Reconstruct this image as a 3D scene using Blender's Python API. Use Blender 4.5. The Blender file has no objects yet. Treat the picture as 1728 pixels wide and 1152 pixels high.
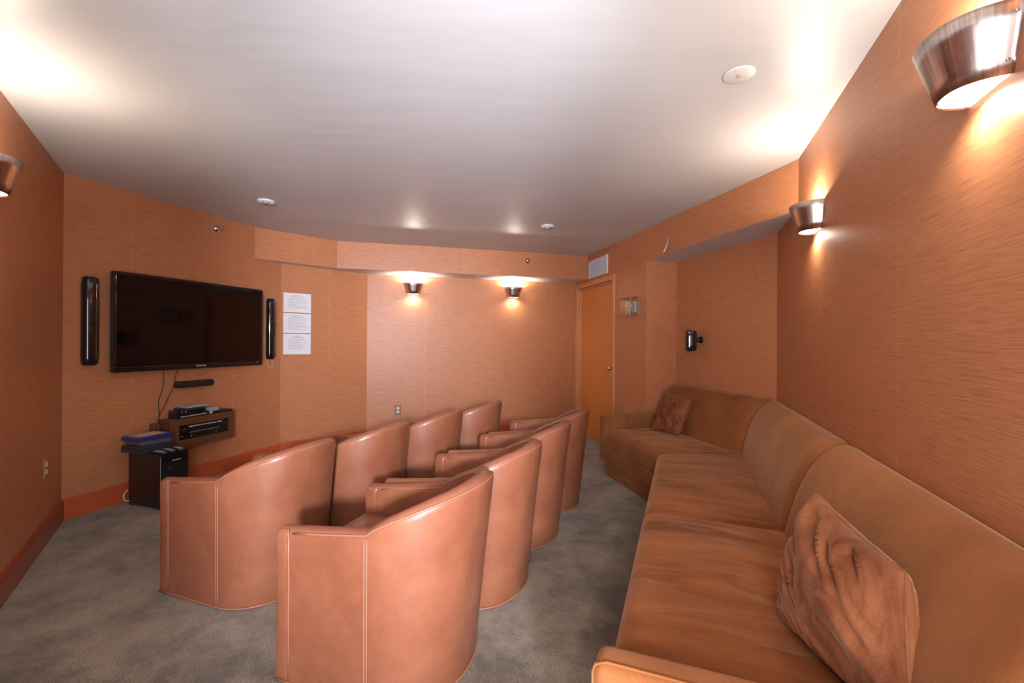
import bpy, bmesh, math, random
from mathutils import Vector, Matrix, noise
random.seed(4)
sc = bpy.context.scene
PI = math.pi

# ------------------------------------------------------------------ camera, world, exposure
F_PX, PITCH, ROLL, CAM_Z = 745.5, 0.0013, 0.0067, 1.2515
cam_data = bpy.data.cameras.new('camera'); cam_data.sensor_width = 36; cam_data.lens = F_PX/1728*36
cam_data.clip_start = 0.02
cam = bpy.data.objects.new('camera', cam_data); sc.collection.objects.link(cam)
fw = Vector((0, math.cos(PITCH), math.sin(PITCH))); up = Vector((0, -math.sin(PITCH), math.cos(PITCH))); rt = Vector((1, 0, 0))
rt2 = rt*math.cos(ROLL)+up*math.sin(ROLL); up2 = -rt*math.sin(ROLL)+up*math.cos(ROLL)
cam.matrix_world = Matrix(((rt2.x, up2.x, -fw.x, 0), (rt2.y, up2.y, -fw.y, 0), (rt2.z, up2.z, -fw.z, CAM_Z), (0, 0, 0, 1)))
sc.camera = cam
wd = bpy.data.worlds.new('world'); sc.world = wd; wd.use_nodes = True
wd.node_tree.nodes['Background'].inputs[0].default_value = (0.75, 0.82, 1, 1)
wd.node_tree.nodes['Background'].inputs[1].default_value = 1.0
sc.view_settings.view_transform = 'Standard'; sc.view_settings.look = 'None'
sc.view_settings.gamma = 1; sc.view_settings.use_curve_mapping = False
sc.view_settings.exposure = 0.14
SCONCE_UP, SCONCE_DOWN, LENS_EMIT, DOORWAY, FLASH, HALL = 17.0, 8.5, 2.6, 46.0, 185.0, 1350.0

def area(name, loc, aim, sx, sy, power, col, spread=PI):
    l = bpy.data.lights.new(name, 'AREA'); l.shape = 'RECTANGLE'; l.size = sx; l.size_y = sy; l.energy = power; l.color = col; l.spread = spread
    o = bpy.data.objects.new(name, l); sc.collection.objects.link(o); o.location = loc
    o.rotation_euler = (Vector(aim)-Vector(loc)).to_track_quat('-Z', 'Y').to_euler(); return o
# added cool fill at the doorway behind the camera, as daylight from there
area('doorway_fill', (0.02, -0.62, 1.15), (0.02, 3, 1.5), 0.55, 2.0, DOORWAY, (0.95, 0.95, 1.0), math.radians(125))

# fill light added as a flash beside the camera, tilted up so that it bounces off the ceiling down the room
fl_ = bpy.data.lights.new('fill_flash', 'SPOT'); fl_.energy = FLASH; fl_.spot_size = math.radians(64); fl_.spot_blend = .9; fl_.shadow_soft_size = .12; fl_.color = (.90, .91, 1)
fo = bpy.data.objects.new('fill_flash', fl_); sc.collection.objects.link(fo); fo.location = (.02, -.15, 1.5)
fo.rotation_euler = (Vector((-.25, 4.3, 2.35))-Vector(fo.location)).to_track_quat('-Z', 'Y').to_euler()

# strong cool light added unseen beyond the doorway, evening the brightness down the length of the room
hl = bpy.data.lights.new('hallway_fill', 'SPOT'); hl.energy = HALL; hl.spot_size = math.radians(60); hl.spot_blend = .5; hl.shadow_soft_size = .16; hl.color = (.88, .88, 1)
ho = bpy.data.objects.new('hallway_fill', hl); sc.collection.objects.link(ho); ho.location = (.48, -2.5, 1.62)
ho.rotation_euler = (Vector((-.6, 4.0, 2.2))-Vector(ho.location)).to_track_quat('-Z', 'Y').to_euler()

# ------------------------------------------------------------------ materials
def new_mat(name):
    m = bpy.data.materials.new(name); m.use_nodes = True
    return m, m.node_tree.nodes, m.node_tree.links, m.node_tree.nodes['Principled BSDF']
def flat(name, col, rough=.5, metal=0, spec=.5, coat=0, bump=0, bscale=200, emit=None, es=0, trans=0, alpha=1):
    m, N, L, b = new_mat(name)
    b.inputs['Base Color'].default_value = (*col, 1); b.inputs['Roughness'].default_value = rough; b.inputs['Metallic'].default_value = metal
    b.inputs['Specular IOR Level'].default_value = spec; b.inputs['Coat Weight'].default_value = coat
    b.inputs['Transmission Weight'].default_value = trans; b.inputs['Alpha'].default_value = alpha
    if emit: b.inputs['Emission Color'].default_value = (*emit, 1); b.inputs['Emission Strength'].default_value = es
    tc = N.new('ShaderNodeTexCoord'); nz = N.new('ShaderNodeTexNoise'); nz.inputs['Scale'].default_value = bscale
    L.new(tc.outputs['Object'], nz.inputs['Vector'])
    mx = N.new('ShaderNodeMixRGB'); mx.blend_type = 'MULTIPLY'; mx.inputs['Fac'].default_value = .12
    mx.inputs['Color1'].default_value = (*col, 1); L.new(nz.outputs['Fac'], mx.inputs['Color2']); L.new(mx.outputs[0], b.inputs['Base Color'])
    if bump:
        bp = N.new('ShaderNodeBump'); bp.inputs['Strength'].default_value = bump; bp.inputs['Distance'].default_value = .002
        L.new(nz.outputs['Fac'], bp.inputs['Height']); L.new(bp.outputs[0], b.inputs['Normal'])
    return m
def ramp(N, pts):
    r = N.new('ShaderNodeValToRGB'); e = r.color_ramp.elements
    while len(e) < len(pts): e.new(.5)
    for k, (p, c) in enumerate(pts): e[k].position = p; e[k].color = (*c, 1) if len(c) == 3 else c
    return r
def mapping(N, L, src, scale, rot=(0, 0, 0)):
    mp = N.new('ShaderNodeMapping'); mp.vector_type = 'TEXTURE'; mp.inputs['Scale'].default_value = [1/c for c in scale]; mp.inputs['Rotation'].default_value = rot
    L.new(src, mp.inputs['Vector']); return mp.outputs[0]

def wallpaper():
    # woven grasscloth: short horizontal dashes, slightly uneven strips with fine butt joints
    m, N, L, b = new_mat('grasscloth_wallpaper')
    uv = N.new('ShaderNodeUVMap').outputs[0]
    n1 = N.new('ShaderNodeTexNoise'); n1.inputs['Scale'].default_value = 1; n1.inputs['Detail'].default_value = 3; n1.inputs['Roughness'].default_value = .6
    L.new(mapping(N, L, uv, (5, 190, 1)), n1.inputs['Vector'])
    n2 = N.new('ShaderNodeTexNoise'); n2.inputs['Scale'].default_value = 1; n2.inputs['Detail'].default_value = 2
    L.new(mapping(N, L, uv, (13, 300, 1)), n2.inputs['Vector'])
    r1 = ramp(N, [(.30, (.42, .160, .066)), (.47, (.505, .205, .092)), (.72, (.57, .250, .122))]); L.new(n1.outputs['Fac'], r1.inputs[0])
    r2 = ramp(N, [(.33, (.62, .56, .50)), (.52, (1, 1, 1))]); L.new(n2.outputs['Fac'], r2.inputs[0])
    mx = N.new('ShaderNodeMixRGB'); mx.blend_type = 'MULTIPLY'; mx.inputs[0].default_value = .55
    L.new(r1.outputs[0], mx.inputs[1]); L.new(r2.outputs[0], mx.inputs[2])
    # joints every .86 m
    sx = N.new('ShaderNodeSeparateXYZ'); L.new(uv, sx.inputs[0])
    md = N.new('ShaderNodeMath'); md.operation = 'PINGPONG'; md.inputs[1].default_value = .43
    ad = N.new('ShaderNodeMath'); ad.operation = 'ADD'; ad.inputs[1].default_value = .29; L.new(sx.outputs[0], ad.inputs[0]); L.new(ad.outputs[0], md.inputs[0])
    lt = N.new('ShaderNodeMath'); lt.operation = 'LESS_THAN'; lt.inputs[1].default_value = .0016; L.new(md.outputs[0], lt.inputs[0])
    ml = N.new('ShaderNodeMath'); ml.operation = 'MULTIPLY'; ml.inputs[1].default_value = .4; L.new(lt.outputs[0], ml.inputs[0])
    mj = N.new('ShaderNodeMixRGB'); mj.inputs[2].default_value = (.80, .45, .28, 1); L.new(ml.outputs[0], mj.inputs[0]); L.new(mx.outputs[0], mj.inputs[1])
    L.new(mj.outputs[0], b.inputs['Base Color'])
    b.inputs['Roughness'].default_value = .42; b.inputs['Specular IOR Level'].default_value = .4
    bp = N.new('ShaderNodeBump'); bp.inputs['Strength'].default_value = .12; bp.inputs['Distance'].default_value = .001
    L.new(n1.outputs['Fac'], bp.inputs['Height']); L.new(bp.outputs[0], b.inputs['Normal'])
    return m
def ceiling_mat():
    m, N, L, b = new_mat('ceiling_paint')
    tc = N.new('ShaderNodeTexCoord'); n = N.new('ShaderNodeTexNoise'); n.inputs['Scale'].default_value = 1.3; n.inputs['Detail'].default_value = 5
    L.new(tc.outputs['Object'], n.inputs['Vector'])
    r = ramp(N, [(.3, (.57, .575, .58)), (.7, (.62, .625, .63))]); L.new(n.outputs['Fac'], r.inputs[0]); L.new(r.outputs[0], b.inputs['Base Color'])
    b.inputs['Roughness'].default_value = .42; b.inputs['Specular IOR Level'].default_value = .35
    n2 = N.new('ShaderNodeTexNoise'); n2.inputs['Scale'].default_value = 2.2; L.new(mapping(N, L, tc.outputs['Object'], (1, 3, 1)), n2.inputs['Vector'])
    bp = N.new('ShaderNodeBump'); bp.inputs['Strength'].default_value = .12; bp.inputs['Distance'].default_value = .02
    L.new(n2.outputs['Fac'], bp.inputs['Height']); L.new(bp.outputs[0], b.inputs['Normal'])
    return m
def carpet():
    m, N, L, b = new_mat('carpet')
    tc = N.new('ShaderNodeTexCoord'); O = tc.outputs['Object']
    a = N.new('ShaderNodeTexNoise'); a.inputs['Scale'].default_value = 170; a.inputs['Detail'].default_value = 2; L.new(O, a.inputs['Vector'])
    c = N.new('ShaderNodeTexNoise'); c.inputs['Scale'].default_value = 3.4; c.inputs['Detail'].default_value = 9; c.inputs['Roughness'].default_value = .72; c.inputs['Distortion'].default_value = .15; L.new(O, c.inputs['Vector'])
    r = ramp(N, [(.38, (.135, .104, .072)), (.60, (.315, .255, .180))]); L.new(c.outputs['Fac'], r.inputs[0])
    r2 = ramp(N, [(.3, (.45, .45, .45)), (.65, (1.15, 1.15, 1.15))]); L.new(a.outputs['Fac'], r2.inputs[0])
    mx = N.new('ShaderNodeMixRGB'); mx.blend_type = 'MULTIPLY'; mx.inputs[0].default_value = 1; L.new(r.outputs[0], mx.inputs[1]); L.new(r2.outputs[0], mx.inputs[2])
    L.new(mx.outputs[0], b.inputs['Base Color']); b.inputs['Roughness'].default_value = .95; b.inputs['Specular IOR Level'].default_value = .1
    b.inputs['Sheen Weight'].default_value = .3
    bp = N.new('ShaderNodeBump'); bp.inputs['Strength'].default_value = .8; bp.inputs['Distance'].default_value = .004
    L.new(a.outputs['Fac'], bp.inputs['Height']); L.new(bp.outputs[0], b.inputs['Normal'])
    return m
def leather():
    m, N, L, b = new_mat('tan_leather')
    tc = N.new('ShaderNodeTexCoord'); O = tc.outputs['Object']
    v = N.new('ShaderNodeTexVoronoi'); v.inputs['Scale'].default_value = 260; v.feature = 'DISTANCE_TO_EDGE'; L.new(O, v.inputs['Vector'])
    n = N.new('ShaderNodeTexNoise'); n.inputs['Scale'].default_value = 5; n.inputs['Detail'].default_value = 5; n.inputs['Roughness'].default_value = .6; L.new(O, n.inputs['Vector'])
    r = ramp(N, [(.3, (.235, .078, .038)), (.7, (.315, .117, .061))]); L.new(n.outputs['Fac'], r.inputs[0])
    r2 = ramp(N, [(0, (.72, .70, .68)), (.10, (1, 1, 1))]); L.new(v.outputs['Distance'], r2.inputs[0])
    mx = N.new('ShaderNodeMixRGB'); mx.blend_type = 'MULTIPLY'; mx.inputs[0].default_value = .6; L.new(r.outputs[0], mx.inputs[1]); L.new(r2.outputs[0], mx.inputs[2])
    L.new(mx.outputs[0], b.inputs['Base Color'])
    b.inputs['Roughness'].default_value = .42; b.inputs['Specular IOR Level'].default_value = .45
    b.inputs['Coat Weight'].default_value = .22; b.inputs['Coat Roughness'].default_value = .16
    n3 = N.new('ShaderNodeTexNoise'); n3.inputs['Scale'].default_value = 9; n3.inputs['Detail'].default_value = 2; L.new(mapping(N, L, O, (1, 1, .5)), n3.inputs['Vector'])
    b1 = N.new('ShaderNodeBump'); b1.inputs['Strength'].default_value = .3; b1.inputs['Distance'].default_value = .02; L.new(n3.outputs['Fac'], b1.inputs['Height'])
    b2 = N.new('ShaderNodeBump'); b2.inputs['Strength'].default_value = .35; b2.inputs['Distance'].default_value = .001; L.new(v.outputs['Distance'], b2.inputs['Height']); L.new(b1.outputs[0], b2.inputs['Normal'])
    L.new(b2.outputs[0], b.inputs['Normal'])
    return m
def velvet(name, dark, light, nap=(1, 1, 1), scale=4, strength=.5, rz=0):
    m, N, L, b = new_mat(name)
    tc = N.new('ShaderNodeTexCoord'); O = tc.outputs['Object']
    n = N.new('ShaderNodeTexNoise'); n.inputs['Scale'].default_value = scale; n.inputs['Detail'].default_value = 5; n.inputs['Roughness'].default_value = .6; n.inputs['Distortion'].default_value = .5
    L.new(mapping(N, L, O, nap, (0, 0, rz)), n.inputs['Vector'])
    f = N.new('ShaderNodeTexNoise'); f.inputs['Scale'].default_value = 500; f.inputs['Detail'].default_value = 1; L.new(O, f.inputs['Vector'])
    r = ramp(N, [(.34, dark), (.64, light)]); L.new(n.outputs['Fac'], r.inputs[0])
    r2 = ramp(N, [(.3, (.72, .72, .72)), (.65, (1.08, 1.08, 1.08))]); L.new(f.outputs['Fac'], r2.inputs[0])
    mx = N.new('ShaderNodeMixRGB'); mx.blend_type = 'MULTIPLY'; mx.inputs[0].default_value = .8; L.new(r.outputs[0], mx.inputs[1]); L.new(r2.outputs[0], mx.inputs[2])
    L.new(mx.outputs[0], b.inputs['Base Color']); b.inputs['Roughness'].default_value = .8; b.inputs['Specular IOR Level'].default_value = .15
    b.inputs['Sheen Weight'].default_value = .35; b.inputs['Sheen Roughness'].default_value = .35; b.inputs['Sheen Tint'].default_value = (1, .66, .42, 1)
    bp = N.new('ShaderNodeBump'); bp.inputs['Strength'].default_value = strength; bp.inputs['Distance'].default_value = .01
    L.new(n.outputs['Fac'], bp.inputs['Height']); L.new(bp.outputs[0], b.inputs['Normal'])
    return m
def wood(name, c1, c2, sc_=(2, 30, 2), rough=.4):
    m, N, L, b = new_mat(name)
    tc = N.new('ShaderNodeTexCoord'); n = N.new('ShaderNodeTexNoise'); n.inputs['Scale'].default_value = 1.5; n.inputs['Detail'].default_value = 4; n.inputs['Distortion'].default_value = .4
    L.new(mapping(N, L, tc.outputs['Object'], sc_), n.inputs['Vector'])
    r = ramp(N, [(.3, c1), (.7, c2)]); L.new(n.outputs['Fac'], r.inputs[0]); L.new(r.outputs[0], b.inputs['Base Color'])
    b.inputs['Roughness'].default_value = rough; b.inputs['Specular IOR Level'].default_value = .4
    return m
def brushed():
    m, N, L, b = new_mat('brushed_bronze_metal')
    tc = N.new('ShaderNodeTexCoord'); n = N.new('ShaderNodeTexNoise'); n.inputs['Scale'].default_value = 1; n.inputs['Detail'].default_value = 2
    L.new(mapping(N, L, tc.outputs['UV'], (60, 1, 1)), n.inputs['Vector'])
    r = ramp(N, [(.3, (.42, .33, .29)), (.7, (.68, .60, .55))]); L.new(n.outputs['Fac'], r.inputs[0]); L.new(r.outputs[0], b.inputs['Base Color'])
    b.inputs['Metallic'].default_value = 1; b.inputs['Roughness'].default_value = .3
    return m

M = dict(
 paper=wallpaper(), ceil=ceiling_mat(), carpet=carpet(), leather=leather(),
 leather_dk=flat('leather_welt', (.37, .15, .085), .4, bump=.2), stitch=flat('stitch_thread', (.46, .24, .17), .7),
 seat=velvet('velvet_seat', (.165, .046, .013), (.33, .112, .038), (3.5, .7, 1), 2.2, .25, math.radians(69)),
 back=velvet('velvet_back', (.215, .070, .020), (.335, .122, .040), (1, 1, 1), 1.8, .15),
 pillow=velvet('velvet_pillow', (.12, .033, .012), (.32, .115, .046), (1.7, 1.7, .6), 5, .4),
 base=velvet('velvet_base', (.24, .080, .024), (.34, .128, .044), (1, 1, 1), 3, .15),
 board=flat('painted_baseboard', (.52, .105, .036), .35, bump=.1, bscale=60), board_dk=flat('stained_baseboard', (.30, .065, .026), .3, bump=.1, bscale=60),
 door=wood('door_veneer', (.60, .205, .052), (.64, .235, .062), (10, 10, .8)), casing=wood('casing_wood', (.56, .25, .10), (.64, .30, .13), (14, 14, 1.2)),
 walnut=wood('walnut_cabinet', (.11, .042, .018), (.17, .068, .030), (3, 3, 40)), dark=flat('shadow_gap', (.06, .02, .01), .8),
 white=flat('white_enamel', (.78, .77, .76), .4), grille=flat('white_grille', (.62, .62, .65), .5), socket=flat('ivory_plastic', (.72, .66, .58), .35),
 rust=flat('outlet_plate', (.50, .20, .09), .4), rust2=flat('outlet_plate_dark', (.26, .10, .06), .4),
 gloss=flat('gloss_black_plastic', (.008, .008, .010), .07, spec=.6, coat=.5), black=flat('satin_black_plastic', (.012, .012, .014), .3),
 matte=flat('matte_black', (.015, .014, .016), .6), screen=flat('tv_screen', (.004, .003, .004), .05, spec=.5), subwood=flat('subwoofer_veneer', (.030, .013, .012), .35),
 chrome=flat('chrome', (.75, .75, .77), .12, 1), silver=flat('silver_plastic', (.5, .55, .6), .3, .3), iceblue=flat('pale_blue_case', (.35, .5, .6), .3),
 blue=flat('blue_case', (.03, .05, .42), .3), purple=flat('dusky_purple_case', (.11, .10, .17), .35), label=flat('case_label', (.72, .50, .36), .5),
 charcoal=flat('charcoal_case', (.035, .035, .042), .4), led=flat('red_led', (.8, .02, .02), .4, emit=(1, .05, .05), es=2), mark=flat('printed_white', (.65, .65, .67), .5),
 paperw=flat('white_paper', (.78, .78, .80), .6), ink=flat('grey_ink', (.42, .42, .46), .8), cable=flat('cable_black', (.02, .018, .02), .4),
 cablew=flat('cable_white', (.75, .75, .72), .4), metal=brushed(), inner=flat('reflector_white', (.85, .83, .8), .5),
 lens=flat('lamp_lens', (.9, .9, .88), .4, emit=(1, .96, .88), es=LENS_EMIT), bulb=flat('bulb_glass', (.9, .9, .9), .3, emit=(1, .84, .60), es=30))
m, N, L, b = new_mat('clear_acrylic'); b.inputs['Base Color'].default_value = (.97, .95, .93, 1); b.inputs['Roughness'].default_value = .04; b.inputs['Transmission Weight'].default_value = 1; b.inputs['IOR'].default_value = 1.2
M['acrylic'] = m

# ------------------------------------------------------------------ mesh helpers
C = sc.collection
def link(name, me, mat, parent=None, smooth=False):
    o = bpy.data.objects.new(name, me); C.objects.link(o)
    for mm in (mat if isinstance(mat, (list, tuple)) else [mat]): me.materials.append(mm)
    if parent: o.parent = parent
    if smooth:
        for p in me.polygons: p.use_smooth = True
    return o
def obj(name, bm, mat, parent=None, smooth=False, recalc=True):
    if recalc: bmesh.ops.recalc_face_normals(bm, faces=bm.faces)
    me = bpy.data.meshes.new(name); bm.to_mesh(me); bm.free()
    return link(name, me, mat, parent, smooth)
def auto(o, ang=35):
    me = o.data
    for p in me.polygons: p.use_smooth = True
    bm = bmesh.new(); bm.from_mesh(me)
    for e in bm.edges:
        if len(e.link_faces) == 2 and e.calc_face_angle(0) > math.radians(ang): e.smooth = False
    bm.to_mesh(me); bm.free(); return o
def box(bm, x0, x1, y0, y1, z0, z1, bev=0, seg=2):
    r = bmesh.ops.create_cube(bm, size=1); vs = r['verts']
    for v in vs: v.co = Vector((x0+(v.co.x+.5)*(x1-x0), y0+(v.co.y+.5)*(y1-y0), z0+(v.co.z+.5)*(z1-z0)))
    if bev:
        es = list({e for v in vs for e in v.link_edges})
        bmesh.ops.bevel(bm, geom=es, offset=bev, segments=seg, profile=.5, affect='EDGES')
    return bm
def B(*a, **k): return box(bmesh.new(), *a, **k)
def tube(bm, pts, r, n=6):
    pts = [Vector(p) for p in pts]; rings = []
    for i, p in enumerate(pts):
        d = (pts[min(i+1, len(pts)-1)]-pts[max(i-1, 0)]).normalized()
        q = d.to_track_quat('Z', 'Y'); rr = r[i] if isinstance(r, (list, tuple)) else r
        rings.append([bm.verts.new(p+q @ Vector((rr*math.cos(2*PI*k/n), rr*math.sin(2*PI*k/n), 0))) for k in range(n)])
    for a, b_ in zip(rings, rings[1:]):
        for k in range(n): bm.faces.new((a[k], a[(k+1) % n], b_[(k+1) % n], b_[k]))
    bm.faces.new(rings[0][::-1]); bm.faces.new(rings[-1]); return bm
def lathe(bm, prof, n=24, axis='Z', off=(0, 0, 0)):
    rings = []
    for r, z in prof:
        ring = []
        for k in range(n):
            a = 2*PI*k/n; c = (r*math.cos(a), r*math.sin(a), z)
            if axis == 'Y': c = (c[0], z, c[1])
            ring.append(bm.verts.new(Vector(c)+Vector(off)))
        rings.append(ring)
    for a, b_ in zip(rings, rings[1:]):
        for k in range(n): bm.faces.new((a[k], a[(k+1) % n], b_[(k+1) % n], b_[k]))
    bm.faces.new(rings[0]); bm.faces.new(rings[-1]); return bm
def smoothpath(pts, n=8):
    P = [Vector(p) for p in pts]; P = [2*P[0]-P[1]]+P+[2*P[-1]-P[-2]]; out = []
    for i in range(1, len(P)-2):
        for k in range(n):
            t = k/n; a, b_, c, d = P[i-1:i+3]
            out.append(.5*((2*b_)+(c-a)*t+(2*a-5*b_+4*c-d)*t*t+(-a+3*b_-3*c+d)*t**3))
    return out+[P[-2]]
def props(o, label=None, cat=None, group=None, kind=None):
    if label: o['label'] = label
    if cat: o['category'] = cat
    if group: o['group'] = group
    if kind: o['kind'] = kind
    return o
def empty(name, loc, rz=0, label=None, cat=None, group=None):
    o = bpy.data.objects.new(name, None); C.objects.link(o); o.location = loc; o.rotation_euler = (0, 0, rz); o.empty_display_size = .1
    return props(o, label, cat, group)
def copy_tree(o, parent=None):
    c = o.copy(); C.objects.link(c); c.parent = parent
    for ch in [x for x in KIDS(o)]: copy_tree(ch, c)
    return c
def KIDS(o): return [x for x in list(C.objects) if x.parent == o]
def text(name, s, size, mat, parent, loc, rot, depth=.0006):
    cu = bpy.data.curves.new(name, 'FONT'); cu.body = s; cu.size = size; cu.extrude = depth; cu.align_x = 'CENTER'; cu.align_y = 'CENTER'
    t = bpy.data.objects.new(name, cu); C.objects.link(t)
    dg = bpy.context.evaluated_depsgraph_get(); me = bpy.data.meshes.new_from_object(t.evaluated_get(dg))
    bpy.data.objects.remove(t)
    o = link(name, me, mat, parent); o.location = loc; o.rotation_euler = rot; return o

# ------------------------------------------------------------------ plan of the room (metres, camera at the origin)
H, S = 2.40, 2.085
V2 = lambda *a: Vector((a[0], a[1]))
P1, P2, C2, K = V2(-3.106, 3.053), V2(-2.616, 4.483), V2(-2.511, 4.789), V2(-1.80, 5.482)
P4, P5, C6 = V2(-2.01, 5.061), V2(.994, 5.845), V2(.900, 6.245)
A1, AB, AC = V2(1.347, 4.436), V2(1.688, 4.54), V2(1.992, 3.322)
P7, R0 = V2(1.779, 2.717), V2(1.302, 1.471)
tL = (P1-V2(-2.4, 2.076)).normalized(); L0 = P1-tL*4.30        # left wall runs back to the doorway end
L0 = V2(-.60, P1.y+( -.60-P1.x)*tL.y/tL.x)
tR = (P7-R0).normalized(); RE = R0-tR*2.1
REAR_Y = -.70
L0 = V2(P1.x+(REAR_Y-P1.y)*tL.x/tL.y, REAR_Y); RE = V2(R0.x+(REAR_Y-R0.y)*tR.x/tR.y, REAR_Y)

def struct(o, label=None):
    o['kind'] = 'structure'
    if label: o['label'] = label
    return o
def wall(name, A, Bp, z0=0, z1=H, th=.08, u0=0, mat=None, label=None, holes=None):
    """box wall; local x along A->B, local -y into the room, origin at A"""
    d = Bp-A; Ln = d.length; ang = math.atan2(d.y, d.x)
    bm = bmesh.new(); uvl = bm.loops.layers.uv.new('UVMap')
    rects = [(0, Ln, z0, z1)]
    if holes: rects = holes
    for (x0, x1, a, b_) in rects: box(bm, x0, x1, 0, th, a, b_)
    for f in bm.faces:
        for lp in f.loops: lp[uvl].uv = (u0+lp.vert.co.x+lp.vert.co.y, lp.vert.co.z)
    o = obj(name, bm, mat or M['paper']); o.location = (A.x, A.y, 0); o.rotation_euler = (0, 0, ang)
    return struct(o, label)
def anchor(A, Bp):
    """placing things on a wall: (u along, into-room distance, z) -> world location, rotation"""
    d = (Bp-A).normalized(); ang = math.atan2(d.y, d.x); n = V2(d.y, -d.x)
    return (lambda u, off, z: (A.x+d.x*u+n.x*off, A.y+d.y*u+n.y*off, z)), ang
def prism(name, poly, z0, z1, mats, pick=None, parent=None):
    bm = bmesh.new(); uvl = bm.loops.layers.uv.new('UVMap'); n = len(poly)
    lo = [bm.verts.new((p[0], p[1], z0)) for p in poly]; hi = [bm.verts.new((p[0], p[1], z1)) for p in poly]
    fb = bm.faces.new(lo[::-1]); ft = bm.faces.new(hi); u = 0; fb.material_index = ft.material_index = 1
    for i in range(n):
        j = (i+1) % n; f = bm.faces.new((lo[i], lo[j], hi[j], hi[i])); l = (Vector(poly[i])-Vector(poly[j])).length
        for lp, q in zip(f.loops, ((u, z0), (u+l, z0), (u+l, z1), (u, z1))): lp[uvl].uv = q
        f.material_index = 0; u += l
    return obj(name, bm, mats, parent)

# floor and ceiling
fl = obj('floor', B(-3.6, 2.6, -.78, 6.7, -.08, 0), M['carpet']); struct(fl, 'dark grey brown cut pile carpet')
ce = obj('ceiling', B(-3.6, 2.6, -.78, 6.7, H, H+.08), M['ceil']); struct(ce, 'off white painted ceiling')
# walls
wall('wall_left', L0, P1, label='left wall in brown orange grasscloth')
wall('wall_front', P1, C2, u0=.15, label='wall in orange grasscloth that carries the television')
wall('wall_back_left', C2, K, u0=.05, label='short angled wall section with the notices')
wall('wall_back', K, C6, u0=.72, label='far wall with the pair of small sconces')
wall('wall_alcove_side', A1, AB, 0, S, th=.03, label='left cheek of the sofa alcove')
wall('wall_alcove_back', AB, AC, 0, S, label='back of the sofa alcove')
wall('wall_right', AC, RE, u0=.33, label='long right wall above the sofa')
# doorway side wall, with the door opening cut out of it (u measured from P5)
dW, aW = anchor(P5, P7)
tD = (P7-P5).normalized()
DC = P5-tD*.41; O_ = .41
wall('wall_door_side', DC, A1, holes=[(0, .03, 0, H), (.03, O_+.745, 1.995, H), (O_+.745, O_+(A1-P5).length, 0, H)], u0=.2, label='wall with the door and the air vent')
# rear end of the room behind the camera, with an open doorway
hwL, hwR = L0.x, RE.x
wall('wall_rear', RE, L0, holes=[(0, .06, 0, H), (.06, (RE-L0).length-.06, 2.2, H), ((RE-L0).length-.06, (RE-L0).length, 0, H)])
# soffit along the far wall and header over the alcove
tF = (P5-P4).normalized()
so = prism('ceiling_soffit', [P2, P4, P5, C6, K, C2], S, H-.001, [M['paper'], M['ceil']]); struct(so, 'papered soffit box along the far wall with a white underside')
ah = prism('wall_alcove_header', [A1, P7, AC, AB], S, H-.001, [M['paper'], M['ceil']]); struct(ah, 'papered header over the sofa alcove with a white underside')

# baseboards
def baseboard(name, A, Bp, mat, ridged, u0, u1, h=.145, label=None):
    d = Bp-A; ang = math.atan2(d.y, d.x); bm = bmesh.new()
    prof = [(0, 0), (-.016, 0), (-.016, h-.030), (-.013, h-.026), (-.016, h-.022), (-.012, h-.016), (-.014, h-.010), (-.008, h), (0, h)] if ridged else [(0, 0), (-.018, 0), (-.018, h-.006), (-.014, h), (0, h)]
    a = [bm.verts.new((u0, y, z)) for y, z in prof]; b_ = [bm.verts.new((u1, y, z)) for y, z in prof]; n = len(prof)
    for i in range(n): bm.faces.new((a[i], a[(i+1) % n], b_[(i+1) % n], b_[i]))
    bm.faces.new(a[::-1]); bm.faces.new(b_)
    o = obj(name, bm, mat); o.location = (A.x, A.y, 0); o.rotation_euler = (0, 0, ang); return struct(o, label)
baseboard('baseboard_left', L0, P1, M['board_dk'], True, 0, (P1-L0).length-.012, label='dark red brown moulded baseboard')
baseboard('baseboard_front', P1, C2, M['board'], False, .004, (C2-P1).length, label='glossy red orange baseboard')
baseboard('baseboard_back_left', C2, K, M['board'], False, 0, (K-C2).length)
baseboard('baseboard_back', K, C6, M['board'], False, 0, (C6-K).length)

# ------------------------------------------------------------------ door
def door():
    root = empty('door_1', dW(0, 0, 0), aW); root['kind'] = 'structure'; root['label'] = 'plain orange brown wooden door in a recessed frame'
    # local x = u along wall, -y = room
    obj('door_leaf', B(-.315, .735, .045, .085, .005, 1.968, bev=.002), M['door'], root)
    bm = bmesh.new(); box(bm, -.400, -.325, -.018, .04, 0, 1.985); box(bm, .742, .785, -.018, .012, 0, 1.985)
    box(bm, -.400, .785, -.018, .012, 1.985, 2.045, bev=.002); obj('door_casing', bm, M['casing'], root)
    bm = bmesh.new(); box(bm, -.325, -.298, .02, .08, 0, 1.985); box(bm, .728, .742, .015, .08, 0, 1.985); box(bm, -.3, .735, .02, .08, 1.966, 1.985); obj('door_stop', bm, M['casing'], root)
    bm = bmesh.new(); box(bm, -.36, .79, .087, .092, 0, 2.0); obj('door_backing', bm, M['dark'], root)
    bm = bmesh.new(); lathe(bm, [(.026, .045), (.026, .037), (.012, .034), (.012, .012), (.022, .004), (.027, -.010), (.022, -.024), (.008, -.030)], 20, 'Y', (.66, 0, .95))
    k = obj('door_handle', bm, M['chrome'], root, True); k['label'] = 'round chrome knob'
door()

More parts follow.
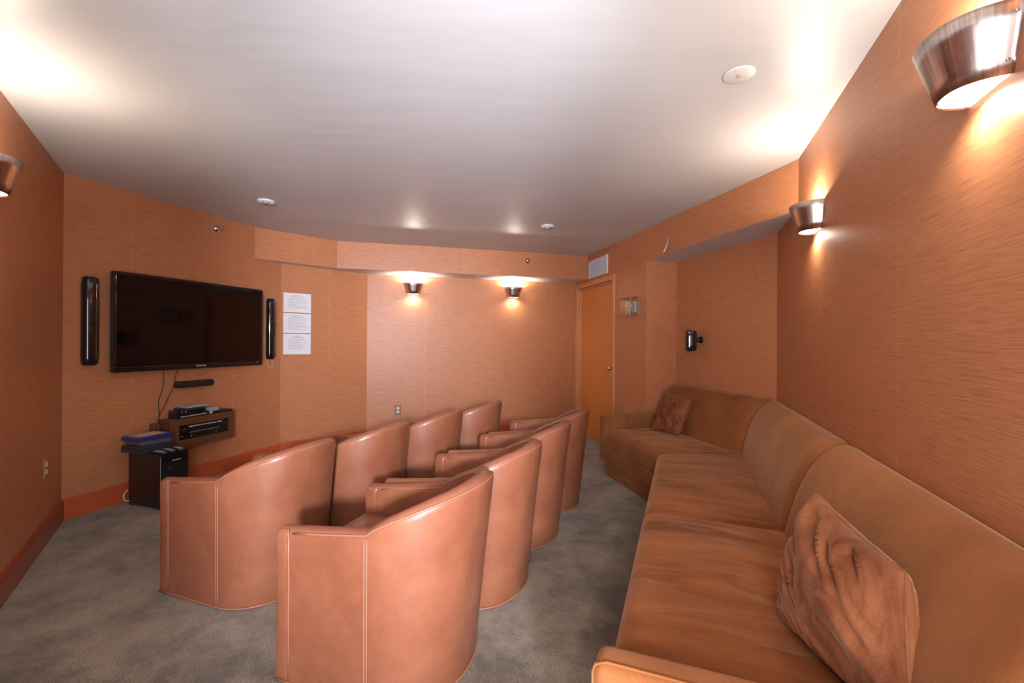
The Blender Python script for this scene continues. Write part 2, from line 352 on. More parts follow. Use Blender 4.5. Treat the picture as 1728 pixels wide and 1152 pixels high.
# ------------------------------------------------------------------ wall sconces
def sconce(loc, rz, label, group):
    """half cone, open above, frosted lens below; local -y into the room, origin at the wall, lower edge"""
    root = empty('wall_sconce', loc, rz, label, 'wall lamp', group)
    hh = .142
    def ring(w, p, z, n=28):
        pts = []
        for k in range(n+1):
            a = PI*k/n; c, s = math.cos(a), math.sin(a)
            pts.append(Vector((w*(abs(c)**.8)*(1 if c > 0 else -1), -p*(s**.8) if s > 1e-6 else 0, z)))
        return [Vector((w+.001, 0, z))]+pts+[Vector((-w-.001, 0, z))]
    bm = bmesh.new(); uvl = bm.loops.layers.uv.new('UVMap')
    ro = [ring(.080+.044*t, .100+.042*t, hh*t) for t in (0, .25, .5, .75, 1)]
    n = len(ro[0]); V = [[bm.verts.new(p) for p in r] for r in ro]
    for i in range(4):
        for k in range(n-1):
            f = bm.faces.new((V[i][k], V[i][k+1], V[i+1][k+1], V[i+1][k]))
            for lp, q in zip(f.loops, ((k/n, i/4), ((k+1)/n, i/4), ((k+1)/n, (i+1)/4), (k/n, (i+1)/4))): lp[uvl].uv = q
    bmesh.ops.recalc_face_normals(bm, faces=bm.faces)
    o = obj('shade', bm, M['metal'], root, True)
    md = o.modifiers.new('thick', 'SOLIDIFY'); md.thickness = .002; md.offset = 0
    # white-lined reflector just inside
    bm = bmesh.new(); r2 = [ring(.080+.044*t-.004, .100+.042*t-.004, hh*t+(.012 if t == 0 else -.004 if t == 1 else 0)) for t in (0, .5, 1)]
    V = [[bm.verts.new(p) for p in r] for r in r2]
    for i in range(2):
        for k in range(n-1): bm.faces.new((V[i][k], V[i][k+1], V[i+1][k+1], V[i+1][k]))
    obj('reflector', bm, M['inner'], root, True)
    obj('back_plate', B(-.075, .075, -.004, -.001, .006, hh-.01), M['inner'], root)
    bm = bmesh.new(); pts = ring(.074, .094, .004); a = [bm.verts.new(p+Vector((0, -.002, 0))) for p in pts[1:-1]]; b_ = [bm.verts.new(v.co+Vector((0, 0, .006))) for v in a]
    bm.faces.new(a); bm.faces.new(b_[::-1])
    for k in range(len(a)): bm.faces.new((a[k], a[(k+1) % len(a)], b_[(k+1) % len(a)], b_[k]))
    obj('lens', bm, M['lens'], root)
    bm = bmesh.new(); lathe(bm, [(.004, 0), (.011, .005), (.012, .03), (.008, .045), (.003, .05)], 12, 'Z', (0, -.05, .05)); obj('bulb', bm, M['bulb'], root, True)
    for sx in (-1, 1):
        for z in (.028, .118):
            t = z/hh; w = .080+.044*t+.001
            bm = bmesh.new(); bmesh.ops.create_uvsphere(bm, u_segments=10, v_segments=6, radius=.0042)
            for v in bm.verts: v.co.x *= .5
            s = obj('screw', bm, M['chrome'], root, True); s.location = (sx*w, -.022, z)
    R = root.rotation_euler.to_matrix()
    def spot(name, lz, rot, power, size, rad, col):
        l = bpy.data.lights.new(name, 'SPOT'); l.energy = power; l.spot_size = math.radians(size); l.spot_blend = .6; l.shadow_soft_size = rad; l.color = col
        s = bpy.data.objects.new(name, l); C.objects.link(s); s.parent = root; s.location = (0, -.05, lz); s.rotation_euler = rot
    pl = bpy.data.lights.new('bulb_light', 'POINT'); pl.energy = SCONCE_UP; pl.shadow_soft_size = .015; pl.color = (1, .90, .76)
    p = bpy.data.objects.new('bulb_light', pl); C.objects.link(p); p.parent = root; p.location = (0, -.055, .115)
    spot('lens_light', -.004, (0, 0, 0), SCONCE_DOWN, 165, .03, (1, .90, .76))
    return root
wR, aR = anchor(P7, R0); LR = (P7-R0).length
wB, aB = anchor(K, C6); wA, aA = anchor(C2, K); wT, aT = anchor(P1, P2); wL, aL = anchor(V2(-2.4, 2.076), P1)
sconce(wR(LR-.945, 0, 1.852), aR, 'brushed bronze half cone sconce on the right wall next to the sofa alcove', 'half cone sconces')
sconce(wR(LR+.455, 0, 1.852), aR, 'largest, nearest brushed bronze sconce at the top right edge', 'half cone sconces')
sconce(wB(.555, 0, 1.850), aB, 'small bronze sconce on the far wall, left one of the pair', 'half cone sconces')
sconce(wB(1.875, 0, 1.850), aB, 'small bronze sconce on the far wall nearer the door', 'half cone sconces')
sconce(wL(-.36, 0, 1.852), aL, 'bronze sconce on the left wall, cut by the frame edge', 'half cone sconces')

# ------------------------------------------------------------------ television and things on that wall
def tv():
    root = empty('television', wT(.896, 0, 1.383), aT, 'large flat television with glossy black frame on the orange wall', 'television')
    w, h = .648, .378
    obj('housing', B(-w+.02, w-.02, -.052, -.03, -h+.02, h-.02, bev=.006), M['matte'], root)
    obj('wall_mount', B(-.2, .2, -.032, -.001, -.16, .16), M['matte'], root)
    bm = bmesh.new(); b0 = .028
    box(bm, -w, w, -.075, -.048, h-b0, h, bev=.006); box(bm, -w, w, -.075, -.048, -h, -h+b0+.012, bev=.006)
    box(bm, -w, -w+b0, -.0745, -.048, -h+.01, h-.01, bev=.005); box(bm, w-b0, w, -.0745, -.048, -h+.01, h-.01, bev=.005)
    obj('bezel', bm, M['gloss'], root)
    obj('screen', B(-w+b0-.002, w-b0+.002, -.071, -.060, -h+b0+.008, h-b0+.002), M['screen'], root)
    bm = bmesh.new()
    for q in (-1, 1): box(bm, q*(w+.0005)-.0015, q*(w+.0005)+.0015, -.07, -.052, -h+.01, h-.01)
    box(bm, -w+.01, w-.01, -.07, -.052, -h-.0018, -h+.0005); box(bm, -w+.01, w-.01, -.07, -.052, h-.0005, h+.0018)
    t = obj('edge_trim', bm, M['charcoal'], root)
    text('lettering', 'SAMSUNG', .020, M['mark'], root, (.02, -.0755, -h+.021), (PI/2, 0, 0))
    l = obj('power_light', B(.585, .590, -.0762, -.074, -h+.016, -h+.021), M['led'], root)
tv()
def tall_speaker(u, z0, z1, label, w=.049):
    root = empty('wall_speaker', wT(u, 0, (z0+z1)/2), aT, label, 'speaker', 'slim wall speakers beside the television')
    h = (z1-z0)/2; bm = bmesh.new(); n = 10; rows = []
    for z, k in [(-h, .72), (-h+.015, .93), (-h+.05, 1), (0, 1.0), (h-.05, 1), (h-.015, .93), (h, .72)]:
        rows.append([bm.verts.new((w*k*math.cos(PI*i/n), -.012-.048*k*math.sin(PI*i/n)**.7 if 0 < i < n else -.012, z)) for i in range(n+1)]+[bm.verts.new((-w*k, -.012, z))][:0])
    for a, b_ in zip(rows, rows[1:]):
        for i in range(n): bm.faces.new((a[i], a[i+1], b_[i+1], b_[i]))
        bm.faces.new((a[n], a[0], b_[0], b_[n]))
    bm.faces.new(rows[0]); bm.faces.new(rows[-1][::-1])
    auto(obj('cabinet', bm, M['gloss'], root), 50)
    bm = bmesh.new()
    for sx in (-1, 1): tube(bm, [(sx*.036, -.049, -h+.03), (sx*.036, -.052, 0), (sx*.036, -.049, h-.03)], .0018)
    obj('grille_trim', bm, M['charcoal'], root)
    for z in (.06, 0, -.05):
        bm = bmesh.new(); lathe(bm, [(.022, -.057), (.022, -.0605), (.016, -.0602), (.004, -.059)], 20, 'Y', (0, 0, z)); obj('driver', bm, M['black'], root, True)
    obj('bracket', B(-.02, .02, -.014, -.001, -.08, .08), M['matte'], root)
tall_speaker(.142, 1.065, 1.700, 'slim glossy black speaker left of the television')
tall_speaker(1.690, 1.055, 1.690, 'slim glossy black speaker between the television and the notices')
# loose wire loop under the right speaker
bm = bmesh.new(); tube(bm, smoothpath([(-.02, -.01, 0), (-.028, -.012, -.045), (-.008, -.012, -.085), (.03, -.012, -.075), (.035, -.012, -.03), (.02, -.01, 0)], 6), .0016, 5)
o = obj('speaker_wire', bm, M['cablew'], None, True); o.location = wT(1.690, 0, 1.054); o.rotation_euler = (0, 0, aT); props(o, 'thin pale wire loop hanging under the speaker beside the notices', 'wire')
# centre speaker
root = empty('center_speaker', wT(.895, 0, .868), aT, 'small horizontal black speaker bar under the television', 'speaker')
bm = bmesh.new(); prof = [(-.165, .012), (-.150, .030), (.150, .030), (.165, .012), (.165, -.012), (.148, -.030), (-.148, -.030), (-.165, -.012)]
a = [bm.verts.new((x, -.002, z)) for x, z in prof]; b_ = [bm.verts.new((x*.985, -.045, z*.9)) for x, z in prof]; bm.faces.new(a); bm.faces.new(b_[::-1])
for i in range(8): bm.faces.new((a[i], a[(i+1) % 8], b_[(i+1) % 8], b_[i]))
obj('cabinet', bm, M['black'], root); obj('grille', B(-.135, .135, -.0475, -.045, -.022, .022, bev=.004), M['matte'], root)
obj('badge', B(-.152, -.146, -.0465, -.044, .008, .014), M['mark'], root)

# notices
for k, (z0, z1, nm, rows) in enumerate([(1.563, 1.776, 'topmost of the three white notices, a printed sheet of rules', 9), (1.336, 1.552, 'middle one of the three white printed notices', 10), (1.100, 1.326, 'lowest of the three white printed notices', 9)]):
    root = empty('notice_sheet', wA(.172, 0, (z0+z1)/2), aA, nm, 'notice', 'printed notices on the wall')
    h = (z1-z0)/2; obj('paper', B(-.145, .145, -.0035, -.0012, -h, h), M['paperw'], root)
    bm = bmesh.new(); box(bm, -.035, .035, -.0042, -.0036, h-.028, h-.022); box(bm, -.070, .070, -.0042, -.0036, h-.043, h-.037)
    for r in range(rows):
        z = h-.058-r*.0135; x1 = .075+.035*random.random() - (.06 if r % 3 == 2 else 0); x = -.095
        while x < x1:
            wl = random.uniform(.008, .022); box(bm, x, min(x+wl, x1+.004), -.0042, -.0036, z-.0032, z+.0012); x += wl+.0035
    p = obj('printed_text', bm, M['ink'], root); p['kind'] = 'stuff'

# receiver shelf
cu = .62; CD = .125
root = empty('receiver_shelf', wT(.615+.2825, 0, .345), aT, 'dark walnut box shelf on the wall holding the receiver', 'shelf')
W2 = .2825; bm = bmesh.new()
obj('top_board', B(-W2, W2, -CD, -.001, .232, .250), M['walnut'], root); obj('bottom_board', B(-W2, W2, -CD, -.001, 0, .018), M['walnut'], root)
for sx in (-1, 1): obj('side_board', B(sx*W2-(0 if sx < 0 else .018), sx*W2+(.018 if sx < 0 else 0), -CD, -.001, .018, .232), M['walnut'], root)
bm = bmesh.new(); ox0, ox1, oz0, oz1 = -.205, .232, .070, .192
box(bm, -W2, W2, -CD-.012, -CD, oz1, .250); box(bm, -W2, W2, -CD-.012, -CD, 0, oz0); box(bm, -W2, ox0, -CD-.012, -CD, oz0, oz1); box(bm, ox1, W2, -CD-.012, -CD, oz0, oz1)
obj('face_frame', bm, M['walnut'], root)
obj('lining', B(ox0-.02, ox1+.02, -.015, -.010, oz0-.02, oz1+.02), M['matte'], root)
rc = empty('stereo_receiver', wT(.615+.2825, 0, .365), aT, 'black receiver with white markings set inside the walnut box shelf', 'receiver')
obj('body', B(-.199, .226, -.118, -.018, .012, .168, bev=.002), M['black'], rc)
obj('front_panel', B(-.199, .226, -.124, -.117, .052, .171), M['gloss'], rc)
bm = bmesh.new(); random.seed(9); x = -.12
while x < .17:
    w_ = random.uniform(.006, .016); box(bm, x, x+w_, -.1252, -.1238, .148+random.uniform(-.002, .002), .156); x += w_+random.uniform(.002, .007)
p = obj('panel_markings', bm, M['mark'], rc); p['kind'] = 'stuff'
for z_, xs in ((.098, [-.11+.02*k for k in range(5)]+[.06+.018*k for k in range(5)]),):
    for x in xs: obj('button', B(x, x+.010, -.127, -.1238, z_-.014, z_-.008), M['charcoal'], rc)
obj('trim_line', B(-.115, .15, -.1256, -.1238, .100, .103), M['silver'], rc)
for x in (-.165, .192):
    bm = bmesh.new(); lathe(bm, [(.021, -.124), (.021, -.133), (.018, -.136), (.003, -.136)], 20, 'Y', (x, 0, .128)); obj('knob', bm, M['black'], rc, True)
obj('power_light', B(-.178, -.172, -.1255, -.1238, .074, .079), M['led'], rc)
for x in (-.10, -.06, .12): obj('jack', B(x, x+.006, -.1255, -.1238, .066, .071), M['mark'], rc)

# items on the shelf (local frame of the television wall)
TZ = .596
def on_shelf(name, u, off, z, sx, sy, sz, mat, label, cat, rz=0, group=None, bev=.002):
    o = obj(name, B(-sx/2, sx/2, -sy/2, sy/2, 0, sz, bev=bev), mat); o.location = wT(u, off, z); o.rotation_euler = (0, 0, aT+rz)
    return props(o, label, cat, group)
pl = empty('disc_player', wT(.812, .072, TZ), aT+.04, 'black disc player with white markings on the walnut shelf', 'disc player')
obj('body', B(-.128, .128, -.064, .064, .004, .036, bev=.003), M['black'], pl); obj('front_panel', B(-.128, .128, -.067, -.063, .006, .034), M['gloss'], pl)
bm = bmesh.new(); x = -.118
while x < .105: box(bm, x, x+.011, -.0685, -.0668, .010, .016+random.random()*.004); x += .0155
p = obj('panel_markings', bm, M['mark'], pl); p['kind'] = 'stuff'
for x in (-.11, .11): obj('foot', B(x-.01, x+.01, -.055, .055, 0, .004), M['matte'], pl)
p2 = empty('media_box', wT(.80, .072, TZ+.0365), aT-.03, 'small black media box stacked on the disc player', 'media box')
obj('body', B(-.115, .115, -.06, .06, 0, .026, bev=.003), M['gloss'], p2)
for x in (-.085, -.055): obj('button', B(x, x+.008, -.0615, -.0595, .012, .020), M['mark'], p2)
on_shelf('disc_case', .825, .070, TZ+.063, .19, .13, .016, M['charcoal'], 'black disc case lying on the small media box', 'disc case', .06)
on_shelf('disc_case', .850, .070, TZ+.0795, .19, .13, .013, M['iceblue'], 'pale blue disc case topmost on the shelf pile', 'disc case', -.02)
on_shelf('disc_case', 1.003, .055, TZ+.020, .115, .10, .016, M['iceblue'], 'pale blue case leaning out right of the disc player', 'disc case', .05)
on_shelf('disc_case', 1.003, .055, TZ+.0365, .11, .10, .014, M['silver'], 'silver case on top of the right hand pale blue case', 'disc case', -.05)
on_shelf('tablet', 1.112, .075, TZ, .125, .11, .016, M['matte'], 'flat matt black slab at the right end of the walnut shelf', 'tablet', .10)
on_shelf('disc_case', .990, .055, TZ+.0005, .07, .10, .019, M['charcoal'], 'black case beneath the pale blue case beside the disc player', 'disc case')
o = obj('webcam', lathe(bmesh.new(), [(.004, 0), (.014, .004), (.017, .016), (.012, .026), (.004, .030)], 16), M['silver'], None, True); o.location = wT(.972, .121, TZ); o.scale = (.9, .7, 1); props(o, 'little round silver gadget in front of the disc cases', 'gadget')
# cables under the television
def cable(pts, name, label, mat=None, r=.0032):
    bm = bmesh.new(); tube(bm, [wT(*p) for p in smoothpath(pts, 6)], r, 6)
    return props(obj(name, bm, mat or M['cable'], None, True), label, 'cable', 'cables hanging below the television')
cable([(.640, .01, 1.03), (.652, .008, .93), (.640, .008, .84), (.612, .008, .74), (.610, .02, .66), (.600, .03, .60), (.592, .03, .52), (.596, .02, .42)], 'power_cable', 'black cable hanging straight down left from the television')
cable([(.780, .01, 1.03), (.745, .008, .95), (.735, .008, .87), (.690, .008, .77), (.650, .012, .69), (.612, .02, .63), (.598, .02, .56), (.590, .02, .44)], 'signal_cable', 'black cable slanting from the centre speaker to the shelf')
o = obj('junction_box', B(-.03, .03, -.05, -.001, -.055, .055, bev=.012), M['walnut']); o.location = wT(.575, 0, .52); o.rotation_euler = (0, 0, aT); props(o, 'brown cable cover on the wall left of the receiver shelf', 'cable cover')

# subwoofer with the things on top
sb = empty('subwoofer', (-2.551, 3.226, 0), aT, 'tall black subwoofer standing on the carpet under the television', 'subwoofer')
# local x along wall (.19 wide), +y to the wall (.36 deep)
obj('cabinet', B(0, .193, .012, .364, .012, .402, bev=.003), M['subwood'], sb)
obj('front_baffle', B(0, .193, 0, .0125, .012, .402, bev=.003), M['gloss'], sb)
obj('top_panel', B(.0, .193, 0, .364, .402, .407), M['gloss'], sb)
obj('edge_trim', B(-.001, .004, .010, .014, .04, .39), M['silver'], sb)
for x, y in ((.02, .03), (.173, .03), (.02, .34), (.173, .34)): obj('foot', lathe(bmesh.new(), [(.014, 0), (.014, .013)], 12, 'Z', (x, y, 0)), M['matte'], sb)
text('lettering', 'SAMSUNG', .013, M['mark'], sb, (.105, -.0006, .352), (PI/2, 0, 0))
obj('indicator', B(.055, .059, -.001, .001, .300, .304), M['mark'], sb)
bm = bmesh.new(); tube(bm, smoothpath([(-.004, .36, .115), (-.03, .355, .10), (-.038, .35, .07), (-.03, .345, .045), (-.004, .345, .035)], 6), .004, 6)
o = obj('white_cable', bm, M['cablew'], None, True); o.location = sb.location; o.rotation_euler = (0, 0, aT); props(o, 'white cable bulging out behind the subwoofer', 'cable')
z = .4075; random.seed(3)
stack = [('dvd_case', M['charcoal'], .028, .00, 'thick black case at the bottom of the pile on the subwoofer', .27, .21),
         ('dvd_case', M['charcoal'], .024, .06, 'second case up in the pile on the subwoofer, charcoal', .24, .20),
         ('dvd_case', M['purple'], .015, -.05, 'lower purple tinted disc case in the pile', .21, .17), ('dvd_case', M['purple'], .015, .03, 'upper purple tinted disc case with pale edge', .22, .17),
         ('dvd_case', M['charcoal'], .018, -.03, 'black case directly under the blue case', .27, .19), ('dvd_case', M['blue'], .015, .05, 'bright blue disc case on top of the pile', .24, .175)]
ta = Vector((math.cos(aT), math.sin(aT))); nb = Vector((-math.sin(aT), math.cos(aT)))
for i, (nm, mt, th, rz, lb, sx, sy) in enumerate(stack):
    c = Vector((-2.551, 3.226))+ta*(.085+.006*((-1)**i))+nb*(.272+.003*i)
    t = empty(nm, (c.x, c.y, z), aT+rz+PI/2, lb, 'disc case', 'disc cases piled on the subwoofer')
    obj('shell', B(-sy/2, sy/2, -sx/2, sx/2, 0, th, bev=.002), mt, t)
    obj('sleeve', B(-sy/2+.004, sy/2-.004, -sx/2-.0012, sx/2-.004, .003, th-.003), M['silver'] if 'purple' in lb else M['matte'] if mt != M['blue'] else M['blue'], t)
    if mt == M['blue']: obj('cover_print', B(-sy/2+.02, sy/2-.02, -sx/2+.02, sx/2-.03, th, th+.0006), M['label'], t)
    z += th+.0007
for i, (a_, b_, rz, lb) in enumerate([(.030, .072, 1.50, 'dark remote control lying nearest the subwoofer side'), (.095, .072, 1.45, 'dark remote control in the middle of the subwoofer top'), (.160, .070, 1.40, 'dark remote control at the front right of the subwoofer top')]):
    c = Vector((-2.551, 3.226))+ta*a_+nb*b_
    t = empty('remote_control', (c.x, c.y, .4075), aT+rz, lb, 'remote', 'remote controls on the subwoofer')
    obj('body', B(-.068, .068, -.019, .019, 0, .016, bev=.006), M['charcoal'], t)
    for k in range(7):
        for j in (-1, 0, 1): obj('button', B(-.055+k*.015, -.047+k*.015, j*.010-.003, j*.010+.003, .0155, .018), M['mark'] if (k+j) % 2 else M['silver'], t)

# ------------------------------------------------------------------ sprinklers, ceiling plates, outlets, vent, thermostat, alcove speaker
def sprinkler(fn, ang, u, z, label):
    t = empty('sprinkler_head', fn(u, 0, z), ang, label, 'sprinkler', 'sidewall sprinkler heads')
    obj('escutcheon', lathe(bmesh.new(), [(.036, -.001), (.034, -.008), (.024, -.018), (.014, -.022)], 24, 'Y'), M['chrome'], t, True)
    obj('body', lathe(bmesh.new(), [(.011, -.02), (.011, -.034), (.007, -.036), (.006, -.05), (.009, -.052), (.009, -.056)], 14, 'Y'), M['chrome'], t, True)
    bm = bmesh.new(); 
    for s in (-1, 1): tube(bm, [(s*.010, -.032, 0), (s*.014, -.042, 0), (s*.004, -.055, 0)], .0022)
    obj('frame_arm', bm, M['chrome'], t); obj('deflector', B(-.013, .013, -.060, -.057, -.010, .016, bev=.001), M['chrome'], t)
sprinkler(wT, aT, 1.105, 2.285, 'chrome sprinkler head high on the wall above the television')
wS, aS = anchor(P4, P5); sprinkler(wS, aS, 2.28, 2.29, 'small chrome sprinkler head on the soffit near the door')
def plate(x, y, r, th, label, cat, detail):
    t = empty('ceiling_plate' if cat == 'plate' else 'smoke_detector', (x, y, H-.0005), 0, label, cat)
    obj('cover', lathe(bmesh.new(), [(r, 0), (r, -th*.6), (r-.004, -th), (.004, -th)], 36), M['white'], t, True)
    if detail == 'vents':
        for k in range(16):
            a = 2*PI*k/16; bm = B(r*.45, r*.85, -.002, .002, -th-.0015, -th+.001); o = obj('vent_slot', bm, M['grille'], t); o.rotation_euler = (0, 0, a)
        obj('hub', lathe(bmesh.new(), [(r*.3, -th), (r*.28, -th-.004), (.003, -th-.005)], 20), M['grille'], t, True)
    if detail == 'tab':
        obj('center_tab', B(-.008, .008, -.012, .012, -th-.004, -th), M['label'], t)
        for s in (-1, 1): obj('screw', lathe(bmesh.new(), [(.004, -th), (.0035, -th-.0015), (.001, -th-.002)], 8, 'Z', (s*.03, s*.032, 0)), M['grille'], t)
    if detail == 'dome': obj('sensor_dome', lathe(bmesh.new(), [(.018, -th), (.015, -th-.006), (.004, -th-.008)], 16), M['white'], t, True)
plate(-2.034, 3.639, .066, .012, 'round white slotted ceiling detector nearest the television', 'detector', 'vents')
plate(.343, 4.359, .066, .016, 'small round white detector on the ceiling near the far wall', 'detector', 'dome')
plate(.962, 1.885, .064, .005, 'round flush white ceiling plate above the sofa', 'plate', 'tab')
plate(-.841, 4.196, .012, .006, 'tiny white button on the ceiling in front of the soffit', 'plate', None)

def outlet(fn, ang, u, z, mat, label, s=1):
    t = empty('wall_outlet', fn(u, 0, z), ang, label, 'outlet', 'wall outlets')
    obj('plate', B(-.037*s, .037*s, -.007, -.0005, -.060*s, .060*s, bev=.002), mat, t)
    for q in (-1, 1):
        bm = B(-.017, .017, -.0095, -.006, q*.023-.015, q*.023+.015, bev=.004); so_ = obj('socket', bm, M['socket'], t)
        bm = bmesh.new(); 
        for sx in (-.006, .006): box(bm, sx-.0012, sx+.0012, -.0099, -.0094, q*.023-.003, q*.023+.007)
        obj('slots', bm, M['matte'], so_)
outlet(wL, aL, .775, .462, M['rust'], 'orange outlet plate with ivory sockets low on the left wall')
outlet(wB, aB, .378, .384, M['rust2'], 'brown outlet plate low on the far wall behind the chairs')
o = obj('wall_plate', B(-.11, .11, -.012, -.0005, -.05, .05, bev=.002), M['casing']); o.location = dW(1.13, 0, .49); o.rotation_euler = (0, 0, aW); props(o, 'small wooden plate on the wall just behind the sofa arm', 'wall plate')

# air vent
t = empty('air_vent', dW(.325, 0, 2.195), aW, 'white louvred air vent above the door', 'vent')
vw, vh = .272, .112; bm = bmesh.new()
box(bm, -vw, vw, -.012, -.001, vh-.026, vh); box(bm, -vw, vw, -.012, -.001, -vh, -vh+.026); box(bm, -vw, -vw+.026, -.012, -.001, -vh+.026, vh-.026); box(bm, vw-.026, vw, -.012, -.001, -vh+.026, vh-.026)
obj('frame', bm, M['white'], t); obj('backing', B(-vw+.02, vw-.02, -.0025, -.001, -vh+.02, vh-.02), M['grille'], t)
for k in range(22):
    x = -vw+.036+k*(2*vw-.072)/21; bm = B(-.0015, .0015, -.006, .004, -vh+.026, vh-.026); o = obj('slat', bm, M['grille'], t); o.location = (x, -.0075, 0); o.rotation_euler = (0, 0, .5)

# thermostat pair in a clear guard box
t = empty('thermostat_guard', dW(1.18, 0, 1.63), aW, 'clear acrylic guard box on the wall between door and alcove', 'thermostat guard')
gw, gh, gd = .125, .095, .092; e = .004
bm = bmesh.new(); box(bm, -gw, gw, -gd, -gd+e, -gh, gh); box(bm, -gw, gw, -gd+e, -.001, gh-e, gh); box(bm, -gw, gw, -gd+e, -.001, -gh, -gh+e); box(bm, -gw, -gw+e, -gd+e, -.001, -gh+e, gh-e); box(bm, gw-e, gw, -gd+e, -.001, -gh+e, gh-e)
obj('acrylic_cover', bm, M['acrylic'], t)
obj('lock', lathe(bmesh.new(), [(.008, -gd-.001), (.008, -gd-.006), (.003, -gd-.007)], 14, 'Y', (.0, 0, 0)), M['chrome'], t, True)
obj('hinge_strip', B(gw-.012, gw-.004, -gd-.002, -gd, -gh, gh), M['silver'], t)
for u, lb in ((1.125, 'cream thermostat inside the clear box, the one nearer the door'), (1.235, 'silver thermostat inside the clear box, nearer the alcove')):
    q = empty('thermostat', dW(u, 0, 1.63), aW, lb, 'thermostat', 'thermostats in the clear box')
    obj('case', B(-.038, .038, -.035, -.001, -.062, .062, bev=.004), M['socket'] if u < 1.2 else M['silver'], q)
    obj('dial', lathe(bmesh.new(), [(.021, -.035), (.021, -.043), (.016, -.046), (.003, -.046)], 20, 'Y', (0, 0, .005)), M['chrome'], q, True)
    obj('lever', B(-.018, .018, -.038, -.034, -.045, -.040), M['charcoal'], q)

# torn flap of paper hanging from the header
bm = bmesh.new(); rows = []
for k in range(9):
    s = k/8; zz = 2.235-.135*s; w_ = .002+.085*s**1.6; cur = .05*s**1.5
    rows.append([bm.verts.new((-w_*(1-j/4), -.004-cur*math.sin(PI*.5*(j/4))*(1-.3*j/4)-.01*s, zz-.012*s*(j/4))) for j in range(5)])
for a, b_ in zip(rows, rows[1:]):
    for j in range(4): bm.faces.new((a[j], a[j+1], b_[j+1], b_[j]))
o = obj('peeling_flap', bm, M['paperw'], None, True); o.modifiers.new('thick', 'SOLIDIFY').thickness = .0012; o.location = dW(1.84, 0, 0); o.rotation_euler = (0, 0, aW); props(o, 'white curl of peeling wallpaper on the header over the alcove', 'paper flap')

# alcove satellite speaker
wC, aC = anchor(AB, AC)
t = empty('satellite_speaker', wC(.36, 0, 1.274), aC, 'small black speaker on a bracket inside the sofa alcove', 'speaker')
bm = bmesh.new(); prof = [(-.048, -.088), (.048, -.088), (.048, .088), (-.048, .088)]
box(bm, -.050, .050, -.045, .045, -.085, .088, bev=.014, seg=3)
for v in bm.verts: v.co.x *= 1-.25*max(0, v.co.y)/.045; v.co.z *= 1-.1*max(0, v.co.y)/.045
o = auto(obj('cabinet', bm, M['gloss'], t), 60); o.location = (.0, -.082, 0); o.rotation_euler = (0, 0, -.62); o.scale = (1.15, 1.0, 1.16)
bm = B(-.041, .041, -.050, -.044, -.076, .079, bev=.002); o2 = obj('grille', bm, M['matte'], o)
obj('bracket_arm', tube(bmesh.new(), [(.01, -.05, .01), (.025, -.03, .01), (.035, -.010, .01)], .022, 10), M['black'], t, True)
obj('bracket_plate', lathe(bmesh.new(), [(.032, -.001), (.032, -.010), (.024, -.014), (.004, -.015)], 20, 'Y', (.03, 0, .01)), M['black'], t, True)

